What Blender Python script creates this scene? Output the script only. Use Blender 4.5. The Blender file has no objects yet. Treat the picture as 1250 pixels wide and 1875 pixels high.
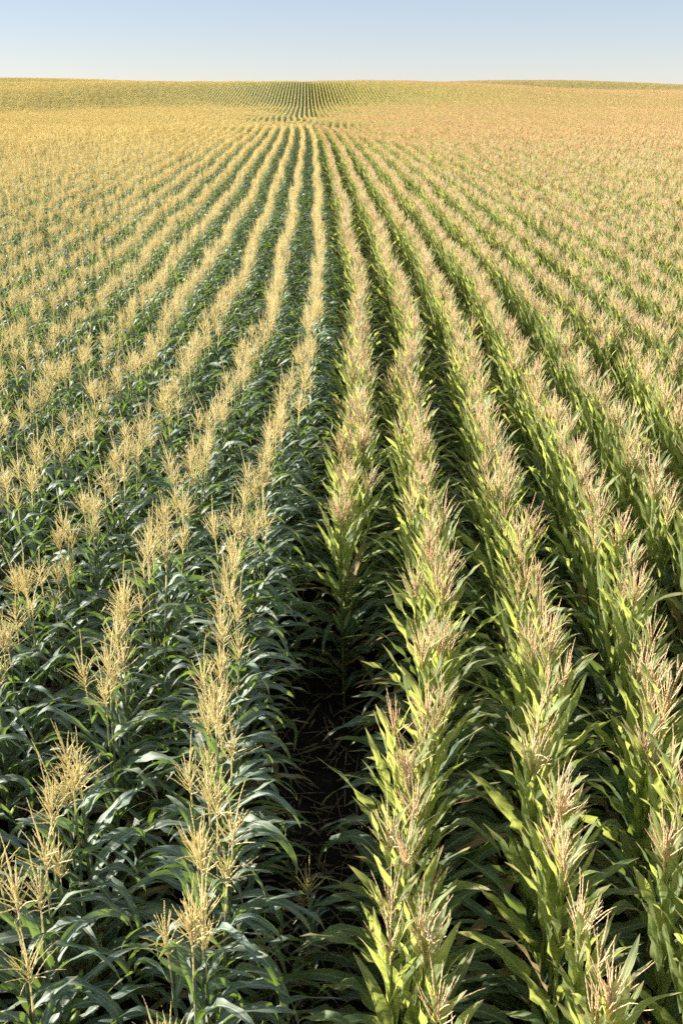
import bpy, math, random
import numpy as np
from mathutils import Vector, Matrix, Euler

R = math.radians
rnd = random.Random(11)
scene = bpy.context.scene
COL = scene.collection

# ------------------------------------------------------------------ camera constants
CAM_Z = 5.75
PITCH = R(22.5127)
YAW = R(1.81)
FPX = 1900.0          # focal length in pixels of the 1250 x 1875 picture
SUN_EL = R(18)
SUN_AZ = R(-80)       # measured from +Y (along the rows), negative = to the left


# ------------------------------------------------------------------ terrain
def ss(a, b, v):
    t = np.clip((v - a) / (b - a), 0, 1)
    return t * t * (3 - 2 * t)


def ground_z(x, d):
    x = np.asarray(x, float); d = np.asarray(d, float)
    h = -1.35 * ss(55, 205, d)
    up = np.clip((d - 220 - 14 * ss(-5, -30, x) + 80 * ss(-35, -80, x) + 18 * ss(20, 80, x)) / (115 - 12 * ss(-5, -30, x) + 72 * ss(-35, -80, x)), 0, 1)
    h = h + (4.85 - 2.6 * ss(18, 100, x) + .5 * ss(-5, -60, x)) * up * up * (3 - 2 * up)
    h = h - 3.6 * ss(340, 430, d)
    h = h + (3.5 + 1.6 * ss(-60, -200, x) + 4.2 * ss(30, 150, x) - 5.6 * ss(150, 290, x)) * ss(470, 720, d)
    h = h + 1.5 * np.exp(-((d - 400) / 70.) ** 2) * ss(60, 140, x)
    h = h - 7 * ss(800, 1500, d)
    h = h + 0.5 * np.sin(x / 37 + .6) * ss(120, 240, d)
    h = h + .7 * np.sin(d / 34. + x / 160.) * ss(380, 440, d) * ss(20, 90, x)
    h = h - 0.7 * np.exp(-((x + 88) / 22.) ** 2 - ((d - 290) / 26.) ** 2)
    return h


BASE_D = [0, 3.5, 5.5, 7, 9.5, 12.5, 16.5, 20, 24, 32, 41, 72, 90, 103, 117, 131, 145, 160, 2000]
BASE_X = [-.61, -.62, -.62, -.58, -.46, -.2, .08, .2, .24, .33, .39, .53, .42, .08, .62, 1.08, .62, .45, .5]
PITCH_ROW = 0.77


def row_x(k, d):
    k = np.asarray(k, float); d = np.asarray(d, float)
    x = np.interp(d, BASE_D, BASE_X) + PITCH_ROW * k
    t = np.clip((7.5 - d) / 4, 0, 1)
    x = x - np.where(k >= 2, .50, 0) * t * t * (3 - 2 * t)
    return x + .045 * np.sin(d * .55 + k * 2.1)


# ------------------------------------------------------------------ materials
def new_mat(name):
    m = bpy.data.materials.new(name); m.use_nodes = True
    nt = m.node_tree; nt.nodes.clear()
    out = nt.nodes.new('ShaderNodeOutputMaterial')
    return m, nt, out


def N(nt, typ, **kw):
    n = nt.nodes.new(typ)
    for k, v in kw.items():
        if k in n.inputs:
            n.inputs[k].default_value = v
        else:
            setattr(n, k, v)
    return n


def mix_col(nt, fac, a, b):
    m = nt.nodes.new('ShaderNodeMix'); m.data_type = 'RGBA'
    for s, v in ((0, fac), (6, a), (7, b)):
        if isinstance(v, (tuple, float, int)):
            m.inputs[s].default_value = v if not isinstance(v, tuple) else v
        else:
            nt.links.new(v, m.inputs[s])
    return m.outputs[2]


def math_n(nt, op, a, b=None, c=None):
    m = nt.nodes.new('ShaderNodeMath'); m.operation = op
    for i, v in enumerate((a, b, c)):
        if v is None: continue
        if isinstance(v, (float, int)): m.inputs[i].default_value = v
        else: nt.links.new(v, m.inputs[i])
    return m.outputs[0]


def ramp(nt, fac, lo, hi):
    m = nt.nodes.new('ShaderNodeMapRange'); m.interpolation_type = 'SMOOTHSTEP'
    nt.links.new(fac, m.inputs[0]); m.inputs[1].default_value = lo; m.inputs[2].default_value = hi
    return m.outputs[0]


def leaf_material(name, c_dark, c_light, c_rib, c_dry, trans, tfac, gloss=.38):
    m, nt, out = new_mat(name)
    uv = N(nt, 'ShaderNodeUVMap'); uv.uv_map = 'UVMap'
    sep = nt.nodes.new('ShaderNodeSeparateXYZ'); nt.links.new(uv.outputs[0], sep.inputs[0])
    u, v = sep.outputs[0], sep.outputs[1]
    oi = nt.nodes.new('ShaderNodeObjectInfo')
    tc = nt.nodes.new('ShaderNodeTexCoord')
    # parallel veins: noise stretched along the blade
    mp = nt.nodes.new('ShaderNodeMapping'); mp.inputs['Scale'].default_value = (26, 1.6, 1)
    nt.links.new(uv.outputs[0], mp.inputs[0])
    ve = N(nt, 'ShaderNodeTexNoise', Scale=1.0, Detail=2.0); nt.links.new(mp.outputs[0], ve.inputs[0])
    # blotches
    bl = N(nt, 'ShaderNodeTexNoise', Scale=7.0, Detail=3.0); nt.links.new(tc.outputs['Object'], bl.inputs[0])
    c = mix_col(nt, ramp(nt, bl.outputs[0], .3, .7), c_dark, c_light)
    c = mix_col(nt, math_n(nt, 'MULTIPLY', ramp(nt, ve.outputs[0], .45, .75), .35), c, tuple(min(1, q * 1.9) for q in c_light[:3]) + (1,))
    # darker / paler plants
    hv = nt.nodes.new('ShaderNodeHueSaturation')
    nt.links.new(math_n(nt, 'MULTIPLY_ADD', oi.outputs['Random'], .5, .75), hv.inputs['Value'])
    nt.links.new(math_n(nt, 'MULTIPLY_ADD', oi.outputs['Random'], .04, .475), hv.inputs['Hue'])
    nt.links.new(c, hv.inputs['Color']); c = hv.outputs[0]
    # dry tips and margins
    du = math_n(nt, 'ABSOLUTE', math_n(nt, 'SUBTRACT', u, .5))
    dry = math_n(nt, 'ADD', math_n(nt, 'MULTIPLY', ramp(nt, v, .78, 1.0), .8), math_n(nt, 'MULTIPLY', ramp(nt, du, .40, .5), .35))
    dry = math_n(nt, 'MULTIPLY', dry, ramp(nt, bl.outputs[0], .35, .6))
    c = mix_col(nt, dry, c, c_dry)
    # midrib
    rib = math_n(nt, 'SUBTRACT', 1.0, ramp(nt, du, .035, .10))
    rib = math_n(nt, 'MULTIPLY', rib, math_n(nt, 'SUBTRACT', 1.0, math_n(nt, 'MULTIPLY', v, .8)))
    c = mix_col(nt, math_n(nt, 'MULTIPLY', rib, .92), c, c_rib)
    p = N(nt, 'ShaderNodeBsdfPrincipled', Roughness=gloss)
    p.inputs['Specular IOR Level'].default_value = .7
    nt.links.new(c, p.inputs['Base Color'])
    bmp = N(nt, 'ShaderNodeBump', Strength=.5, Distance=.004)
    nt.links.new(ve.outputs[0], bmp.inputs['Height']); nt.links.new(bmp.outputs[0], p.inputs['Normal'])
    t = nt.nodes.new('ShaderNodeBsdfTranslucent')
    nt.links.new(mix_col(nt, math_n(nt, 'MULTIPLY', dry, .8), trans, c_dry), t.inputs[0])
    mx = nt.nodes.new('ShaderNodeMixShader'); mx.inputs[0].default_value = tfac
    nt.links.new(p.outputs[0], mx.inputs[1]); nt.links.new(t.outputs[0], mx.inputs[2])
    nt.links.new(mx.outputs[0], out.inputs[0])
    return m


def tassel_material(name, c1, c2, tfac=.25):
    m, nt, out = new_mat(name)
    oi = nt.nodes.new('ShaderNodeObjectInfo'); tc = nt.nodes.new('ShaderNodeTexCoord')
    no = N(nt, 'ShaderNodeTexNoise', Scale=28.0, Detail=2.0); nt.links.new(tc.outputs['Object'], no.inputs[0])
    f = math_n(nt, 'ADD', math_n(nt, 'MULTIPLY', ramp(nt, no.outputs[0], .3, .7), .5), math_n(nt, 'MULTIPLY', oi.outputs['Random'], .5))
    c = mix_col(nt, f, c1, c2)
    p = N(nt, 'ShaderNodeBsdfPrincipled', Roughness=.7); p.inputs['Specular IOR Level'].default_value = .25
    nt.links.new(c, p.inputs['Base Color'])
    t = nt.nodes.new('ShaderNodeBsdfTranslucent'); nt.links.new(c, t.inputs[0])
    mx = nt.nodes.new('ShaderNodeMixShader'); mx.inputs[0].default_value = tfac
    nt.links.new(p.outputs[0], mx.inputs[1]); nt.links.new(t.outputs[0], mx.inputs[2])
    nt.links.new(mx.outputs[0], out.inputs[0])
    return m


def stalk_material(name, c1, c2, cn):
    m, nt, out = new_mat(name)
    uv = N(nt, 'ShaderNodeUVMap'); uv.uv_map = 'UVMap'
    sep = nt.nodes.new('ShaderNodeSeparateXYZ'); nt.links.new(uv.outputs[0], sep.inputs[0])
    tc = nt.nodes.new('ShaderNodeTexCoord')
    no = N(nt, 'ShaderNodeTexNoise', Scale=9.0, Detail=3.0); nt.links.new(tc.outputs['Object'], no.inputs[0])
    c = mix_col(nt, ramp(nt, no.outputs[0], .3, .7), c1, c2)
    band = ramp(nt, sep.outputs[0], .5, .95)      # u holds the node ring weight
    c = mix_col(nt, band, c, cn)
    p = N(nt, 'ShaderNodeBsdfPrincipled', Roughness=.5); nt.links.new(c, p.inputs['Base Color'])
    nt.links.new(p.outputs[0], out.inputs[0])
    return m


LEAF_A = leaf_material('leaf_blue_green', (.090, .148, .135, 1), (.200, .268, .215, 1), (.62, .68, .50, 1), (.42, .33, .14, 1), (.34, .54, .05, 1), .27, .52)
LEAF_B = leaf_material('leaf_yellow_green', (.075, .135, .060, 1), (.27, .33, .13, 1), (.52, .55, .30, 1), (.58, .46, .25, 1), (.62, .70, .16, 1), .50, .50)
LEAF_DRY = leaf_material('leaf_dry', (.24, .19, .09, 1), (.40, .32, .17, 1), (.5, .42, .25, 1), (.42, .33, .2, 1), (.5, .38, .15, 1), .3, .6)
LEAF_SHADE = leaf_material('leaf_shaded_green', (.048, .095, .058, 1), (.12, .18, .09, 1), (.42, .50, .30, 1), (.42, .33, .14, 1), (.36, .50, .09, 1), .33, .5)  # darker copy for lower B leaves: shade between the rows put into the colour
TAS_A = tassel_material('tassel_cream', (.80, .70, .38, 1), (.90, .82, .53, 1), .44)
TAS_A_FAR = tassel_material('tassel_gold', (.81, .66, .28, 1), (.90, .78, .42, 1), .45)  # golder tassel colour for the mid and far plants
TAS_B_FAR = tassel_material('tassel_tan', (.76, .51, .30, 1), (.83, .65, .38, 1), .40)  # darker tan tassel colour for the mid and far plants
TAS_B = tassel_material('tassel_pink_tan', (.85, .63, .44, 1), (.90, .77, .52, 1), .38)
STALK = stalk_material('stalk_green', (.13, .20, .05, 1), (.22, .28, .09, 1), (.34, .33, .15, 1))
HUSK = stalk_material('husk_green', (.20, .28, .09, 1), (.32, .38, .14, 1), (.3, .3, .1, 1))
SILK = tassel_material('silk_brown', (.16, .06, .025, 1), (.28, .12, .05, 1), .1)
DRY = tassel_material('dry_straw', (.12, .09, .055, 1), (.24, .18, .11, 1), .1)


def soil_material():
    m, nt, out = new_mat('soil')
    tc = nt.nodes.new('ShaderNodeTexCoord')
    a = N(nt, 'ShaderNodeTexNoise', Scale=3.0, Detail=8.0, Roughness=.7); nt.links.new(tc.outputs['Object'], a.inputs[0])
    b = N(nt, 'ShaderNodeTexVoronoi', Scale=22.0); nt.links.new(tc.outputs['Object'], b.inputs[0])
    c = mix_col(nt, ramp(nt, a.outputs[0], .3, .7), (.012, .010, .008, 1), (.030, .024, .018, 1))
    c = mix_col(nt, math_n(nt, 'MULTIPLY', ramp(nt, b.outputs[0], .4, .0), .4), c, (.06, .045, .03, 1))
    p = N(nt, 'ShaderNodeBsdfPrincipled', Roughness=.95); nt.links.new(c, p.inputs['Base Color'])
    p.inputs['Specular IOR Level'].default_value = .1
    bmp = N(nt, 'ShaderNodeBump', Strength=.8, Distance=.03); nt.links.new(a.outputs[0], bmp.inputs['Height'])
    nt.links.new(bmp.outputs[0], p.inputs['Normal'])
    nt.links.new(p.outputs[0], out.inputs[0])
    return m


SOIL = soil_material()


# ------------------------------------------------------------------ mesh helpers
class MB:
    """vertices, faces, uvs and material slots gathered for one mesh"""

    def __init__(self):
        self.v = []; self.f = []; self.uv = []; self.mi = []; self.n = 0

    def grid(self, P, U, mi=0, close=False):
        """P: (rows, cols, 3); U: (rows, cols, 2)"""
        P = np.asarray(P, float); U = np.asarray(U, float)
        r, c = P.shape[:2]
        idx = np.arange(r * c).reshape(r, c) + self.n
        if close:
            j = np.arange(c); j2 = (j + 1) % c
        else:
            j = np.arange(c - 1); j2 = j + 1
        f = np.stack([idx[:-1][:, j], idx[:-1][:, j2], idx[1:][:, j2], idx[1:][:, j]], -1).reshape(-1, 4)
        self.v.append(P.reshape(-1, 3)); self.uv.append(U.reshape(-1, 2)); self.f.append(f)
        self.mi.append(np.full(len(f), mi)); self.n += r * c

    def add(self, other, M=None, mi_map=None):
        v = np.concatenate(other.v); f = np.concatenate(other.f); uv = np.concatenate(other.uv); mi = np.concatenate(other.mi)
        if M is not None:
            A = np.array(M); v = v @ A[:3, :3].T + A[:3, 3]
        if mi_map is not None: mi = np.array([mi_map[q] for q in mi]) if isinstance(mi_map, dict) else np.full(len(mi), mi_map)
        self.v.append(v); self.f.append(f + self.n); self.uv.append(uv); self.mi.append(mi); self.n += len(v)

    def mesh(self, name, mats):
        v = np.concatenate(self.v).astype(np.float32); f = np.concatenate(self.f).astype(np.int32)
        uv = np.concatenate(self.uv).astype(np.float32); mi = np.concatenate(self.mi).astype(np.int32)
        me = bpy.data.meshes.new(name)
        me.vertices.add(len(v)); me.vertices.foreach_set('co', v.ravel())
        me.loops.add(f.size); me.loops.foreach_set('vertex_index', f.ravel())
        me.polygons.add(len(f)); me.polygons.foreach_set('loop_start', np.arange(0, f.size, 4, dtype=np.int32))
        try: me.polygons.foreach_set('loop_total', np.full(len(f), 4, np.int32))
        except Exception: pass
        me.polygons.foreach_set('material_index', mi)
        me.polygons.foreach_set('use_smooth', np.ones(len(f), bool))
        l = me.uv_layers.new(name='UVMap'); l.data.foreach_set('uv', uv[f.ravel()].ravel())
        for m in mats: me.materials.append(m)
        me.update(calc_edges=True)
        return me


def nrm(a):
    return a / max(1e-9, np.linalg.norm(a))


def blade(r, start, az, length, width, th0, th1, curve=1.3, twist=0., wave=.25, freq=4., nl=14, nc=4, side=0., fold=.35, kink=None):
    """a corn leaf: midrib arc that leaves the stalk at th0 from vertical and ends at th1, folded, wavy and twisted"""
    mb = MB(); pts = []; p = np.array(start, float); ds = length / nl
    ph = r.uniform(0, 6.28)
    P = np.zeros((nl + 1, nc + 1, 3)); U = np.zeros((nl + 1, nc + 1, 2))
    for i in range(nl + 1):
        t = i / nl
        th = th0 + (th1 - th0) * t ** curve
        if kink and t > kink: th = min(th + R(46) * min(1, (t - kink) * 10), R(186))
        a = az + side * t * t
        T = np.array([math.sin(th) * math.cos(a), math.sin(th) * math.sin(a), math.cos(th)])
        S = np.array([-math.sin(a), math.cos(a), 0.])
        Nn = np.cross(S, T) * -1
        tw = twist * t ** 1.2
        S2 = S * math.cos(tw) + Nn * math.sin(tw); N2 = -S * math.sin(tw) + Nn * math.cos(tw)
        w = width * min(1, .42 + 2.4 * t) * max(.0, 1 - t ** 2.4) ** .85 + .0015
        fo = fold * (1 - .75 * t)
        for j in range(nc + 1):
            u = j / nc * 2 - 1
            off = S2 * (u * w / 2 * math.cos(fo * abs(u)))
            up = N2 * (abs(u) * w / 2 * math.sin(fo))
            wv = N2 * (wave * w * u * abs(u) * math.sin(6.283 * freq * t + ph + (0 if u > 0 else 1.7)) * min(1, 4 * t))
            P[i, j] = p + off + up + wv
            U[i, j] = (j / nc, t)
        p = p + T * ds
    mb.grid(P, U)
    return mb


def tube(pts, rad, ns=6, ulist=None, mb=None, mi=0):
    pts = np.asarray(pts, float); n = len(pts)
    mb = mb or MB()
    P = np.zeros((n, ns, 3)); U = np.zeros((n, ns, 2))
    for i in range(n):
        T = nrm(pts[min(i + 1, n - 1)] - pts[max(i - 1, 0)])
        a = nrm(np.cross(T, [0.3, .9, .2])); b = np.cross(T, a)
        for j in range(ns):
            q = 6.2832 * j / ns
            P[i, j] = pts[i] + (a * math.cos(q) + b * math.sin(q)) * rad[i]
            U[i, j] = ((ulist[i] if ulist else 0), i / (n - 1))
    mb.grid(P, U, mi, close=True)
    return mb


def spikelet_branch(mb, r, p0, az, th0, th1, L, step, rmin, rmax, ns):
    n = max(3, int(L / step)); p = np.array(p0, float); pts = [p.copy()]; rad = [rmin * .6]
    for i in range(n):
        t = (i + 1) / n; th = th0 + (th1 - th0) * t
        T = np.array([math.sin(th) * math.cos(az), math.sin(th) * math.sin(az), math.cos(th)])
        p = p + T * (L / n) + np.array([r.uniform(-1, 1), r.uniform(-1, 1), r.uniform(-1, 1)]) * step * .12
        pts.append(p.copy())
        rad.append((rmin if i % 2 else rmax) * r.uniform(.75, 1.2) * (1 - .55 * t ** 3))
    rad[-1] = .0008
    tube(pts, rad, ns, mb=mb)


def tassel(r, kind, z0, lod=0):
    """z0: where the tassel stem starts (above the flag leaf)"""
    mb = MB()
    step = (.011, .035, .09)[lod]; ns = (5, 3, 3)[lod]; fat = (1.0, 1.45, 1.7)[lod]
    if kind == 'A':
        nb = r.randint(20, 29); ped = r.uniform(.10, .18); top = r.uniform(.26, .33)
    else:
        nb = r.randint(16, 24); ped = r.uniform(.03, .08); top = r.uniform(.24, .31)
    nb = int(nb * (.6 if lod == 2 else r.choice((1, 1, 1, .8, .55))))
    sp = r.uniform(-16, 24)
    bz = .13
    if lod == 2: bz = .08; top *= .7
    tube([(0, 0, z0), (0, 0, z0 + ped * .5), (0, 0, z0 + ped + .01)], [.006, .0045, .0042], 5, mb=mb)
    rmin, rmax = .0019 * fat, .0040 * fat
    spikelet_branch(mb, r, (0, 0, z0 + ped), r.uniform(0, 6), R(r.uniform(0, 5)), R(r.choice((4, 8, 12, 26))), bz + top, step, rmin * 1.15, rmax * 1.2, ns)
    for i in range(nb):
        f = i / nb
        z = z0 + ped + bz * f + r.uniform(0, .01)
        az = i * 2.4 + r.uniform(-.4, .4)
        if kind == 'A':
            th = R(r.uniform(26, 58) - 20 * f); th1 = th + R(r.uniform(-12, 36) + sp); L = r.uniform(.14, .24) * (1 - .25 * f)
        else:
            th = R(r.uniform(12, 38) - 8 * f); th1 = th + R(r.uniform(-16, 24)); L = r.uniform(.18, .30) * (1 - .2 * f)
            if r.random() < .08: th1 += R(60)
        spikelet_branch(mb, r, (0, 0, z), az, th, th1, L, step, rmin, rmax, ns)
    return mb


def ear(r, z, az):
    """husk-wrapped ear leaning off the stalk, with its silk tuft"""
    mb = MB(); L = .24; th = R(22)
    T = np.array([math.sin(th) * math.cos(az), math.sin(th) * math.sin(az), math.cos(th)])
    pts = [np.array([0, 0, z]) + T * L * t for t in np.linspace(0, 1, 9)]
    rad = [.010, .018, .024, .027, .0275, .025, .020, .013, .005]
    tube(pts, rad, 8, mb=mb)
    sm = MB()
    for i in range(7):
        a = r.uniform(0, 6.28); q = [pts[-1] - T * .01]
        for k in range(4):
            q.append(q[-1] + T * .014 + np.array([math.cos(a), math.sin(a), -.6 * k]) * .008)
        tube(q, [.003, .003, .0025, .002, .001], 3, mb=sm)
    return mb, sm


def plant_spec(seed, kind, lod=0, H=1.0, stunted=False):
    """all parts of one corn plant as mesh builders; leaf plane = local X axis"""
    r = random.Random(seed)
    z0 = r.uniform(1.86, 2.0) * H
    parts = []
    nn = 13 if kind == 'A' else 15; nodes = [z0 * (.02 + .98 * (i / nn) ** .93) for i in range(nn + 1)]
    # stalk with swollen nodes
    pts = []; rad = []; uu = []
    for i, z in enumerate(nodes):
        rr = .0125 * (1 - .55 * z / z0)
        if lod == 0:
            for dz, k, w in ((-.012, 1.0, 0), (0, 1.22, 1), (.012, 1.05, 0)):
                pts.append((.004 * math.sin(i * 1.7), .004 * math.cos(i * 2.3), max(0, z + dz))); rad.append(rr * k); uu.append(w)
        elif i % (3 if lod == 1 else 6) == 0 or i == nn:
            pts.append((0, 0, z)); rad.append(rr * 1.1); uu.append(0)
    parts.append(('stalk', tube(pts, rad, 7 if lod == 0 else 4, uu), STALK))
    nl, nc = ((14, 4), (7, 2), (4, 1))[lod]
    leafm = LEAF_A if kind == 'A' else LEAF_B
    first = (1, 3, 5)[lod]
    for i in range(first, nn + 1):
        f = i / nn
        base = 0 if i % 2 else math.pi
        az = base + r.gauss(0, .38)
        zz = nodes[i] + .01
        Lf = (.52 + .48 * math.sin(math.pi * min(1, (f * .92 + .10)))) * .88
        if kind == 'A':
            if f > .85: L = Lf * .62; W = .052; th0 = R(r.uniform(22, 38)); th1 = R(r.uniform(75, 140))
            else: L = Lf * r.uniform(.72, 1.0); W = .067 * r.uniform(.75, 1.1); th0 = R(r.uniform(22, 46)); th1 = R(r.uniform(105, 178))
            cv = r.uniform(.8, 2.4); tw = r.gauss(0, .95)
        else:
            if f > .55: L = Lf * r.uniform(.74, .95); W = .074 * r.uniform(.85, 1.1); th0 = R(r.uniform(6, 16)); th1 = R(r.uniform(10, 44) + (30 if r.random() < .2 else 0)); cv = 1.6
            elif f > .45: L = Lf * r.uniform(.8, 1.0); W = .09; th0 = R(r.uniform(16, 28)); th1 = R(r.uniform(50, 125)); cv = 1.8
            else: L = Lf * r.uniform(.9, 1.1); W = .09; th0 = R(r.uniform(26, 44)); th1 = R(r.uniform(105, 160)); cv = r.uniform(1, 1.8)
            if f > .85: L *= .95; W *= .8
            tw = r.gauss(0, .8)
        if stunted: L *= .8; W *= .75
        if lod: W *= 1.08
        if lod == 2: L *= .68
        if lod == 1: L *= .84
        kink = r.uniform(.3, .6) if (lod < 2 and r.random() < .32 and th1 > R(90)) else None
        b = blade(r, (0, 0, zz), az, L, W, th0, th1, cv, tw, wave=r.uniform(.14, .42), freq=r.uniform(3.0, 6.5) * L, nl=nl, nc=nc,
                  side=r.gauss(0, .45), fold=r.uniform(.3, .8), kink=kink)
        # sheath: the leaf foot wrapped round the stalk below its collar
        if lod == 0:
            tube([(0, 0, nodes[i - 1] + .02), (0, 0, zz)], [.0135 * (1 - .5 * f), .0155 * (1 - .5 * f)], 7, mb=b)
        parts.append(('leaf', b, LEAF_DRY if (f < .35 and r.random() < .35) or (f < .9 and r.random() < .02) else (LEAF_SHADE if kind == 'B' and f < .52 else leafm)))  # lower B leaves take the colour with inter-row shade painted in
    tz = z0 if kind == 'A' else z0 - .015
    tm = tassel(r, kind, tz, lod)
    parts.append(('tassel', tm, (TAS_A if kind == 'A' else TAS_B) if lod == 0 else (TAS_A_FAR if kind == 'A' else TAS_B_FAR)))
    if lod == 0 and seed % 2 == 0:
        h, s = ear(r, nodes[6], r.choice((0.3, 3.4)))
        parts.append(('ear', h, HUSK)); parts.append(('silk', s, SILK))
    return parts


NV = 9
SPECS = {}
for kind in 'AB':
    for i in range(NV):
        SPECS[kind, i] = plant_spec((100 if kind == 'A' else 500) + i * 7 + i, kind)
SPECS['S', 0] = plant_spec(903, 'A', H=.62, stunted=True)
SPECS['S', 1] = plant_spec(910, 'A', H=.66, stunted=True)
MESHES = {k: [(n, mb.mesh(n, [m]), m) for n, mb, m in sp] for k, sp in SPECS.items()}


# ------------------------------------------------------------------ instancing sources (never linked to the scene)
SRC = bpy.data.collections.new('corn_plant_sources')
SRC_MATS = [STALK, LEAF_DRY, LEAF_A, LEAF_B, LEAF_SHADE, TAS_A, TAS_B, TAS_A_FAR, TAS_B_FAR, HUSK, SILK]
IDX = {}


def source(key, mb):
    o = bpy.data.objects.new('source_%03d' % len(IDX), mb.mesh('corn_source', SRC_MATS))
    SRC.objects.link(o); IDX[key] = len(IDX)


def merged(sp):
    mb = MB()
    for n, b, m in sp: mb.add(b, None, SRC_MATS.index(m))
    return mb


for kind in 'AB':
    for i in range(NV):
        source(('near', kind, i), merged(SPECS[kind, i]))
    mids = [merged(plant_spec(1000 + 31 * i + ord(kind), kind, lod=1)) for i in range(6)]
    for i in range(6): source(('mid', kind, i), mids[i])
    lows = [merged(plant_spec(3000 + 17 * i + ord(kind), kind, lod=2)) for i in range(6)]
    bare = [merged([p for p in plant_spec(3000 + 17 * i + ord(kind), kind, lod=2) if p[0] != 'tassel']) for i in range(6)]
    for b in bare:
        b.mi = [np.full_like(q, SRC_MATS.index(LEAF_DRY)) for q in b.mi]
    for i in range(5):       # one metre of row
        mb = MB(); r = random.Random(70 + i)
        for q in range(6):
            M = Matrix.Translation((r.gauss(0, .02), (q + .5) / 6 - .5, 0)) @ Matrix.Rotation(r.choice((0, math.pi)) + r.gauss(0, .4), 4, 'Z') @ Matrix.Scale(r.uniform(.92, 1.06), 4)
            mb.add(lows[r.randrange(6)], M)
        source(('row', kind, i), mb)
    for i in range(3):       # two rows, three metres long
        mb = MB(); r = random.Random(170 + i)
        for rr in (-.5, .5):
            for q in range(15):
                M = Matrix.Translation((rr * PITCH_ROW + r.gauss(0, .04), (q + .5) / 5 - 1.5, 0)) @ Matrix.Rotation(r.uniform(0, 6.28), 4, 'Z') @ Matrix.Scale(r.uniform(.92, 1.06), 4)
                mb.add((bare if r.random() < (.32 if kind == 'B' else .1) else lows)[r.randrange(6)], M)
        source(('block', kind, i), mb)


# ------------------------------------------------------------------ camera
cam = bpy.data.cameras.new('camera'); co = bpy.data.objects.new('camera', cam); COL.objects.link(co)
cam.sensor_fit = 'VERTICAL'; cam.sensor_height = 24.0; cam.lens = 24.0 * FPX / 1875.0
cam.clip_end = 12000; cam.clip_start = .05
co.location = (0, 0, CAM_Z); co.rotation_euler = (math.pi / 2 - PITCH, 0, -YAW)
scene.camera = co


def project(x, y, z):
    """picture position (in the photograph's pixels) of a world point"""
    X = x * math.cos(YAW) - y * math.sin(YAW); Y = x * math.sin(YAW) + y * math.cos(YAW); Z = z - CAM_Z
    dep = Y * math.cos(PITCH) - Z * math.sin(PITCH); up = Y * math.sin(PITCH) + Z * math.cos(PITCH)
    return 625 + FPX * X / max(dep, .01), 937.5 - FPX * up / max(dep, .01), dep


# ------------------------------------------------------------------ plants of the near rows
cand = []
r = random.Random(5)
for k in range(-14, 20):
    d = .3 + r.uniform(0, .15)
    while d < 16.5:
        x = float(row_x(k, d)) + r.gauss(0, .015)
        kind = 'A' if k <= 0 else 'B'
        step = r.uniform(.12, .175)
        ok = True; stunt = False; H = r.gauss(1, .035) - (.12 if r.random() < .05 else 0)
        if k == 1:
            if d < 8.7: ok = False
            elif d < 9.2: H *= .93
        if k == 0 and d > 14.0: H *= 1.0
        if ok and r.random() > .03: cand.append([k, d, x, kind, H, r.choice((0, math.pi)) + r.gauss(0, .35), r.gauss(0, .045), r.gauss(0, .032), r.randrange(NV)])
        d += step
for q, (sx, sd, kk, Hh) in enumerate(((-.20, 4.45, 0, .86), (-.02, 4.9, 1, .76), (-.24, 3.85, 1, .78), (-.05, 5.35, 0, .62), (-.05, 3.3, 0, .8))):
    cand.append([1, sd, sx, 'S', Hh, q * 1.3, r.gauss(0, .08), r.gauss(0, .08), kk])

indiv = []; rest = []
for c in cand:
    k, d, x = c[:3]
    seen = False
    for z in (2.4, 2.1, 1.7, 1.3) if c[3] != 'S' else (1.5, 1.2):
        px, py, dep = project(x, d, z)
        if -45 < px < 1295 and py < 1900: seen = True
    (indiv if seen else rest).append(c)
indiv.sort(key=lambda c: c[1] + .15 * abs(c[2]) - (100 if c[3] == 'S' else 0))
rest += indiv[300:]; indiv = indiv[:300]
DMAX_ROW = {}

ORD = ['nearest', 'second', 'third', 'fourth', 'fifth', 'sixth', 'seventh', 'eighth', 'ninth', 'tenth', 'eleventh', 'twelfth', 'thirteenth', 'fourteenth',
       'fifteenth', 'sixteenth', 'seventeenth', 'eighteenth', 'nineteenth', 'twentieth']


def ordinal(n):
    if n < 20: return ORD[n]
    tens = {2: 'twenty', 3: 'thirty', 4: 'forty', 5: 'fifty', 6: 'sixty', 7: 'seventy', 8: 'eighty'}
    t, u = divmod(n + 1, 10)
    if u == 0: return {2: 'twentieth', 3: 'thirtieth', 4: 'fortieth', 5: 'fiftieth', 6: 'sixtieth', 7: 'seventieth', 8: 'eightieth'}[t]
    return tens[t] + '-' + ['first', 'second', 'third', 'fourth', 'fifth', 'sixth', 'seventh', 'eighth', 'ninth'][u - 1]


ROWW = ['first', 'second', 'third', 'fourth', 'fifth', 'sixth', 'seventh', 'eighth', 'ninth', 'tenth', 'eleventh', 'twelfth']
by_row = {}
for c in indiv: by_row.setdefault((c[0], c[3] == 'S'), []).append(c)
for (k, st), lst in by_row.items():
    lst.sort(key=lambda c: c[1])
    for n, c in enumerate(lst):
        lean = c[6] if False else None
        size = 'tall ' if c[4] > 1.035 else ('short ' if c[4] < .965 else '')
        if st:
            lab = '%s stunted corn plant from the front, standing in shade in the dark gap' % ordinal(n)
        elif k == 1:
            lab = '%spink-tasselled corn plant, %s from the front in the row behind the dark gap' % (size, ordinal(n))
        elif k < 1:
            lab = '%scream-tasselled corn plant, %s from front in %s row left of the dark gap' % (size, ordinal(n), ROWW[-k])
        else:
            lab = '%spink-tasselled corn plant, %s from front in %s row right of the dark gap' % (size, ordinal(n), ROWW[k - 2])
        c.append(lab)

PROTO = {}


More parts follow.
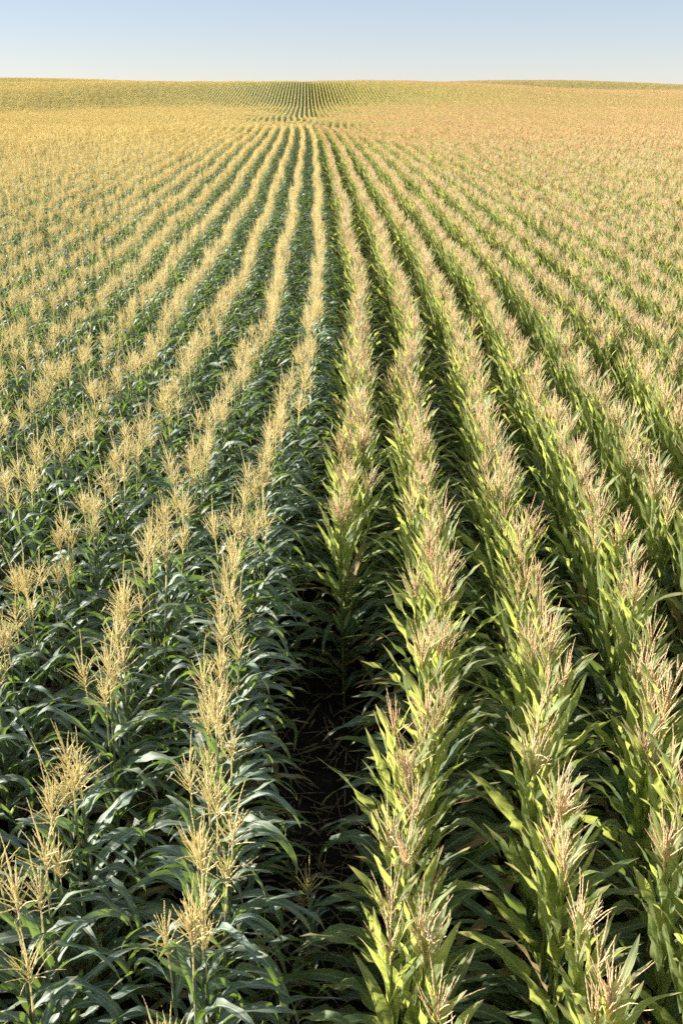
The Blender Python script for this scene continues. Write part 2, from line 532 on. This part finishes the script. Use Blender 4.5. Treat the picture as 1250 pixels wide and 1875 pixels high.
def build_plant(key):
    """the first plant of a kind: an Empty at the foot of the stalk with its parts"""
    root = bpy.data.objects.new('corn_plant', None); COL.objects.link(root); root.empty_display_size = .1
    last = None
    for n, me, m in MESHES[key]:
        o = bpy.data.objects.new(n, me); COL.objects.link(o)
        o.parent = last if n == 'silk' else root
        last = o
    return root


def copy_tree(o, parent=None):
    c = o.copy(); COL.objects.link(c); c.parent = parent
    for ch in o.children: copy_tree(ch, c)
    return c


for c in indiv:
    k, d, x, kind, H, rz, tx, ty, vi, lab = c
    key = (kind, vi)
    if key not in PROTO:
        PROTO[key] = root = build_plant(key)
    else:
        root = copy_tree(PROTO[key])
    root.location = (x, d, float(ground_z(x, d)))
    root.rotation_euler = (tx, ty, rz)
    root.scale = (H, H, H)
    root['label'] = lab; root['category'] = 'corn plant'
    root['group'] = 'stunted corn plants in the dark gap' if kind == 'S' else ('cream-tasselled corn plants in the left rows' if kind == 'A' else 'pink-tasselled corn plants in the right rows')

# ------------------------------------------------------------------ the rest of the field: one object
PT = []; RO = []; SC = []; ID = []


def put(x, y, rot, s, idx):
    PT.append((x, y, float(ground_z(x, y)))); RO.append(rot); SC.append(s); ID.append(idx)


for c in rest:
    k, d, x, kind, H, rz, tx, ty, vi = c[:9]
    if kind == 'S': continue
    put(x, d, (tx, ty, rz), H, IDX['near', kind, vi])

r = random.Random(9)


def span(d0, d1, extra):
    return -.33 * d1 - extra, .41 * d1 + extra


for k in range(-75, 85):
    kind = 'A' if k <= 0 else 'B'
    d = 16.5 + r.uniform(0, .15) if -14 <= k < 20 else .5
    while d < 104:
        x = float(row_x(k, d))
        lo, hi = span(0, d, 5)
        if lo < x < hi:
            if r.random() > .03:
                lod = 'near' if r.random() < (85 - d) / 65. else 'mid'
                H = r.gauss(1, .022) + .018 * math.sin(d * .21 + k * .9) + .018 * math.sin(d * .083 - k * .35)
                put(x + r.gauss(0, .014), d, (r.gauss(0, .035), r.gauss(0, .02), r.choice((0, math.pi)) + r.gauss(0, .35)), H, IDX[lod, kind, r.randrange(6)])
        elif d > 60 and abs(x) > .5 * d: d += 2
        d += r.uniform(.125, .185)

for k in range(-190, 230):
    kind = 'A' if k <= 0 else 'B'
    d = 104.5
    while d < 345:
        x = float(row_x(k, d)); lo, hi = span(0, d, 4)
        if lo < x < hi and not (k == 1 and d > 150 and int(d) % 3):
            H = r.gauss(1, .03) + .03 * math.sin(d * .11 + k * .4)
            put(x + r.gauss(0, .012), d, (0, 0, r.choice((0, math.pi))), H, IDX['row', kind, r.randrange(5)])
        d += 1.0

for k in range(-330, 400, 2):
    kind = 'A' if k <= 0 else 'B'
    d = 347.0
    while d < 860:
        x = float(row_x(k, d)) + .38; lo, hi = span(0, d, 4)
        if lo < x < hi:
            put(x, d, (0, 0, r.choice((0, math.pi))), r.uniform(.94, 1.06), IDX['block', kind, r.randrange(3)])
        d += 3.2 + .03 * (d - 347) ** .5 + (1.5 if d > 600 else 0)

me = bpy.data.meshes.new('corn_field')
n = len(PT); me.vertices.add(n); me.vertices.foreach_set('co', np.array(PT, np.float32).ravel())
a = me.attributes.new('rot', 'FLOAT_VECTOR', 'POINT'); a.data.foreach_set('vector', np.array(RO, np.float32).ravel())
a = me.attributes.new('scl', 'FLOAT', 'POINT'); a.data.foreach_set('value', np.array(SC, np.float32))
a = me.attributes.new('idx', 'INT', 'POINT'); a.data.foreach_set('value', np.array(ID, np.int32))
field = bpy.data.objects.new('corn_field', me); COL.objects.link(field)
field['kind'] = 'stuff'; field['category'] = 'corn field'
field['label'] = 'rows of ripening corn running back over the far hills to the horizon'
ng = bpy.data.node_groups.new('grow_corn', 'GeometryNodeTree')
ng.interface.new_socket('Geometry', in_out='INPUT', socket_type='NodeSocketGeometry')
ng.interface.new_socket('Geometry', in_out='OUTPUT', socket_type='NodeSocketGeometry')
gi = ng.nodes.new('NodeGroupInput'); go = ng.nodes.new('NodeGroupOutput')
ip = ng.nodes.new('GeometryNodeInstanceOnPoints'); ci = ng.nodes.new('GeometryNodeCollectionInfo')
ci.inputs['Collection'].default_value = SRC; ci.inputs['Separate Children'].default_value = True; ci.inputs['Reset Children'].default_value = True
ip.inputs['Pick Instance'].default_value = True


def named(typ, nm):
    q = ng.nodes.new('GeometryNodeInputNamedAttribute'); q.data_type = typ; q.inputs['Name'].default_value = nm
    return q.outputs['Attribute']


ng.links.new(gi.outputs[0], ip.inputs['Points']); ng.links.new(ci.outputs[0], ip.inputs['Instance'])
ng.links.new(named('INT', 'idx'), ip.inputs['Instance Index'])
ng.links.new(named('FLOAT_VECTOR', 'rot'), ip.inputs['Rotation'])
ng.links.new(named('FLOAT', 'scl'), ip.inputs['Scale'])
ng.links.new(ip.outputs[0], go.inputs[0])
md = field.modifiers.new('grow_corn', 'NODES'); md.node_group = ng
print('individual plants', len(indiv), 'farthest', max(c[1] for c in indiv), 'field points', n)

# ------------------------------------------------------------------ ground
xs = np.concatenate([-np.geomspace(900, 12, 60), np.linspace(-11, 11, 45), np.geomspace(12, 900, 60)])
ys = np.concatenate([np.linspace(-60, -8, 8), np.linspace(-7, 20, 60), np.geomspace(21, 3500, 150)])
X, Y = np.meshgrid(xs, ys)
X = X * np.maximum(1, Y / 900.)
Z = ground_z(X, Y) + .025 * np.cos((X - np.interp(Y, BASE_D, BASE_X)) / PITCH_ROW * 6.2832) * (np.abs(X) < 11) * (Y < 20)
mb = MB(); mb.grid(np.stack([X, Y, Z], -1), np.stack([X, Y], -1))
go_ = bpy.data.objects.new('ground', mb.mesh('ground', [SOIL])); COL.objects.link(go_); go_['kind'] = 'structure'

# ------------------------------------------------------------------ fallen dry leaves and stubble on the soil
mb = MB(); r = random.Random(33)
for i in range(420):
    d = r.uniform(2.6, 9.5); x = float(row_x(1, d)) + r.gauss(-.1, .42)
    z = float(ground_z(x, d)) + .03
    if r.random() < .6:
        b = blade(r, (0, 0, 0), 0, r.uniform(.15, .5), r.uniform(.012, .035), R(84), R(94), 1, r.uniform(-2, 2), wave=.3, freq=2, nl=6, nc=2)
    else:
        b = tube([(0, 0, 0), (.1, .01, .01), (r.uniform(.2, .45), 0, .0)], [.006, .007, .005], 5)
    mb.add(b, Matrix.Translation((x, d, z)) @ Matrix.Rotation(r.uniform(0, 6.28), 4, 'Z') @ Matrix.Rotation(r.uniform(-.15, .15), 4, 'Y'), 0)
ro = bpy.data.objects.new('crop_residue', mb.mesh('crop_residue', [DRY])); COL.objects.link(ro)
ro['kind'] = 'stuff'; ro['category'] = 'dry leaves'; ro['label'] = 'dry corn leaves and stubble lying on the dark soil in the gap'

# ------------------------------------------------------------------ light
w = bpy.data.worlds.new('World'); scene.world = w; w.use_nodes = True
nt = w.node_tree; bg = nt.nodes['Background']
sky = nt.nodes.new('ShaderNodeTexSky'); sky.sky_type = 'NISHITA'; sky.sun_disc = False
sky.sun_elevation = SUN_EL; sky.sun_rotation = SUN_AZ
sky.air_density = .7; sky.dust_density = 0; sky.ozone_density = 2.5; sky.altitude = 300
tint = nt.nodes.new('ShaderNodeMix'); tint.data_type = 'RGBA'; tint.blend_type = 'MULTIPLY'; tint.inputs[0].default_value = 1
tint.inputs[7].default_value = (1.07, .94, .95, 1)      # white balance of the pinkish evening sky
nt.links.new(sky.outputs[0], tint.inputs[6]); 
veil = nt.nodes.new('ShaderNodeMix'); veil.data_type = 'RGBA'; veil.inputs[0].default_value = .38     # thin high haze
veil.inputs[7].default_value = (5.15, 5.5, 6.05, 1)
nt.links.new(tint.outputs[2], veil.inputs[6]); nt.links.new(veil.outputs[2], bg.inputs[0]); bg.inputs[1].default_value = .051
sl = bpy.data.lights.new('sun', 'SUN'); sl.energy = 5.0; sl.angle = R(.53); sl.color = (1.0, .92, .77)
so = bpy.data.objects.new('sun', sl); COL.objects.link(so)
dirv = Vector((math.sin(SUN_AZ) * math.cos(SUN_EL), math.cos(SUN_AZ) * math.cos(SUN_EL), math.sin(SUN_EL)))
so.rotation_euler = dirv.to_track_quat('Z', 'Y').to_euler(); so.location = (-20, 0, 20)

scene.view_settings.view_transform = 'Standard'; scene.view_settings.look = 'None'
scene.view_settings.exposure = 1.5; scene.view_settings.gamma = 1
scene.view_settings.use_curve_mapping = False
cy = scene.cycles
cy.max_bounces = 6; cy.diffuse_bounces = 3; cy.glossy_bounces = 2; cy.transmission_bounces = 4
cy.use_denoising = False; cy.sample_clamp_indirect = 4
cy.use_adaptive_sampling = True; cy.adaptive_threshold = .012
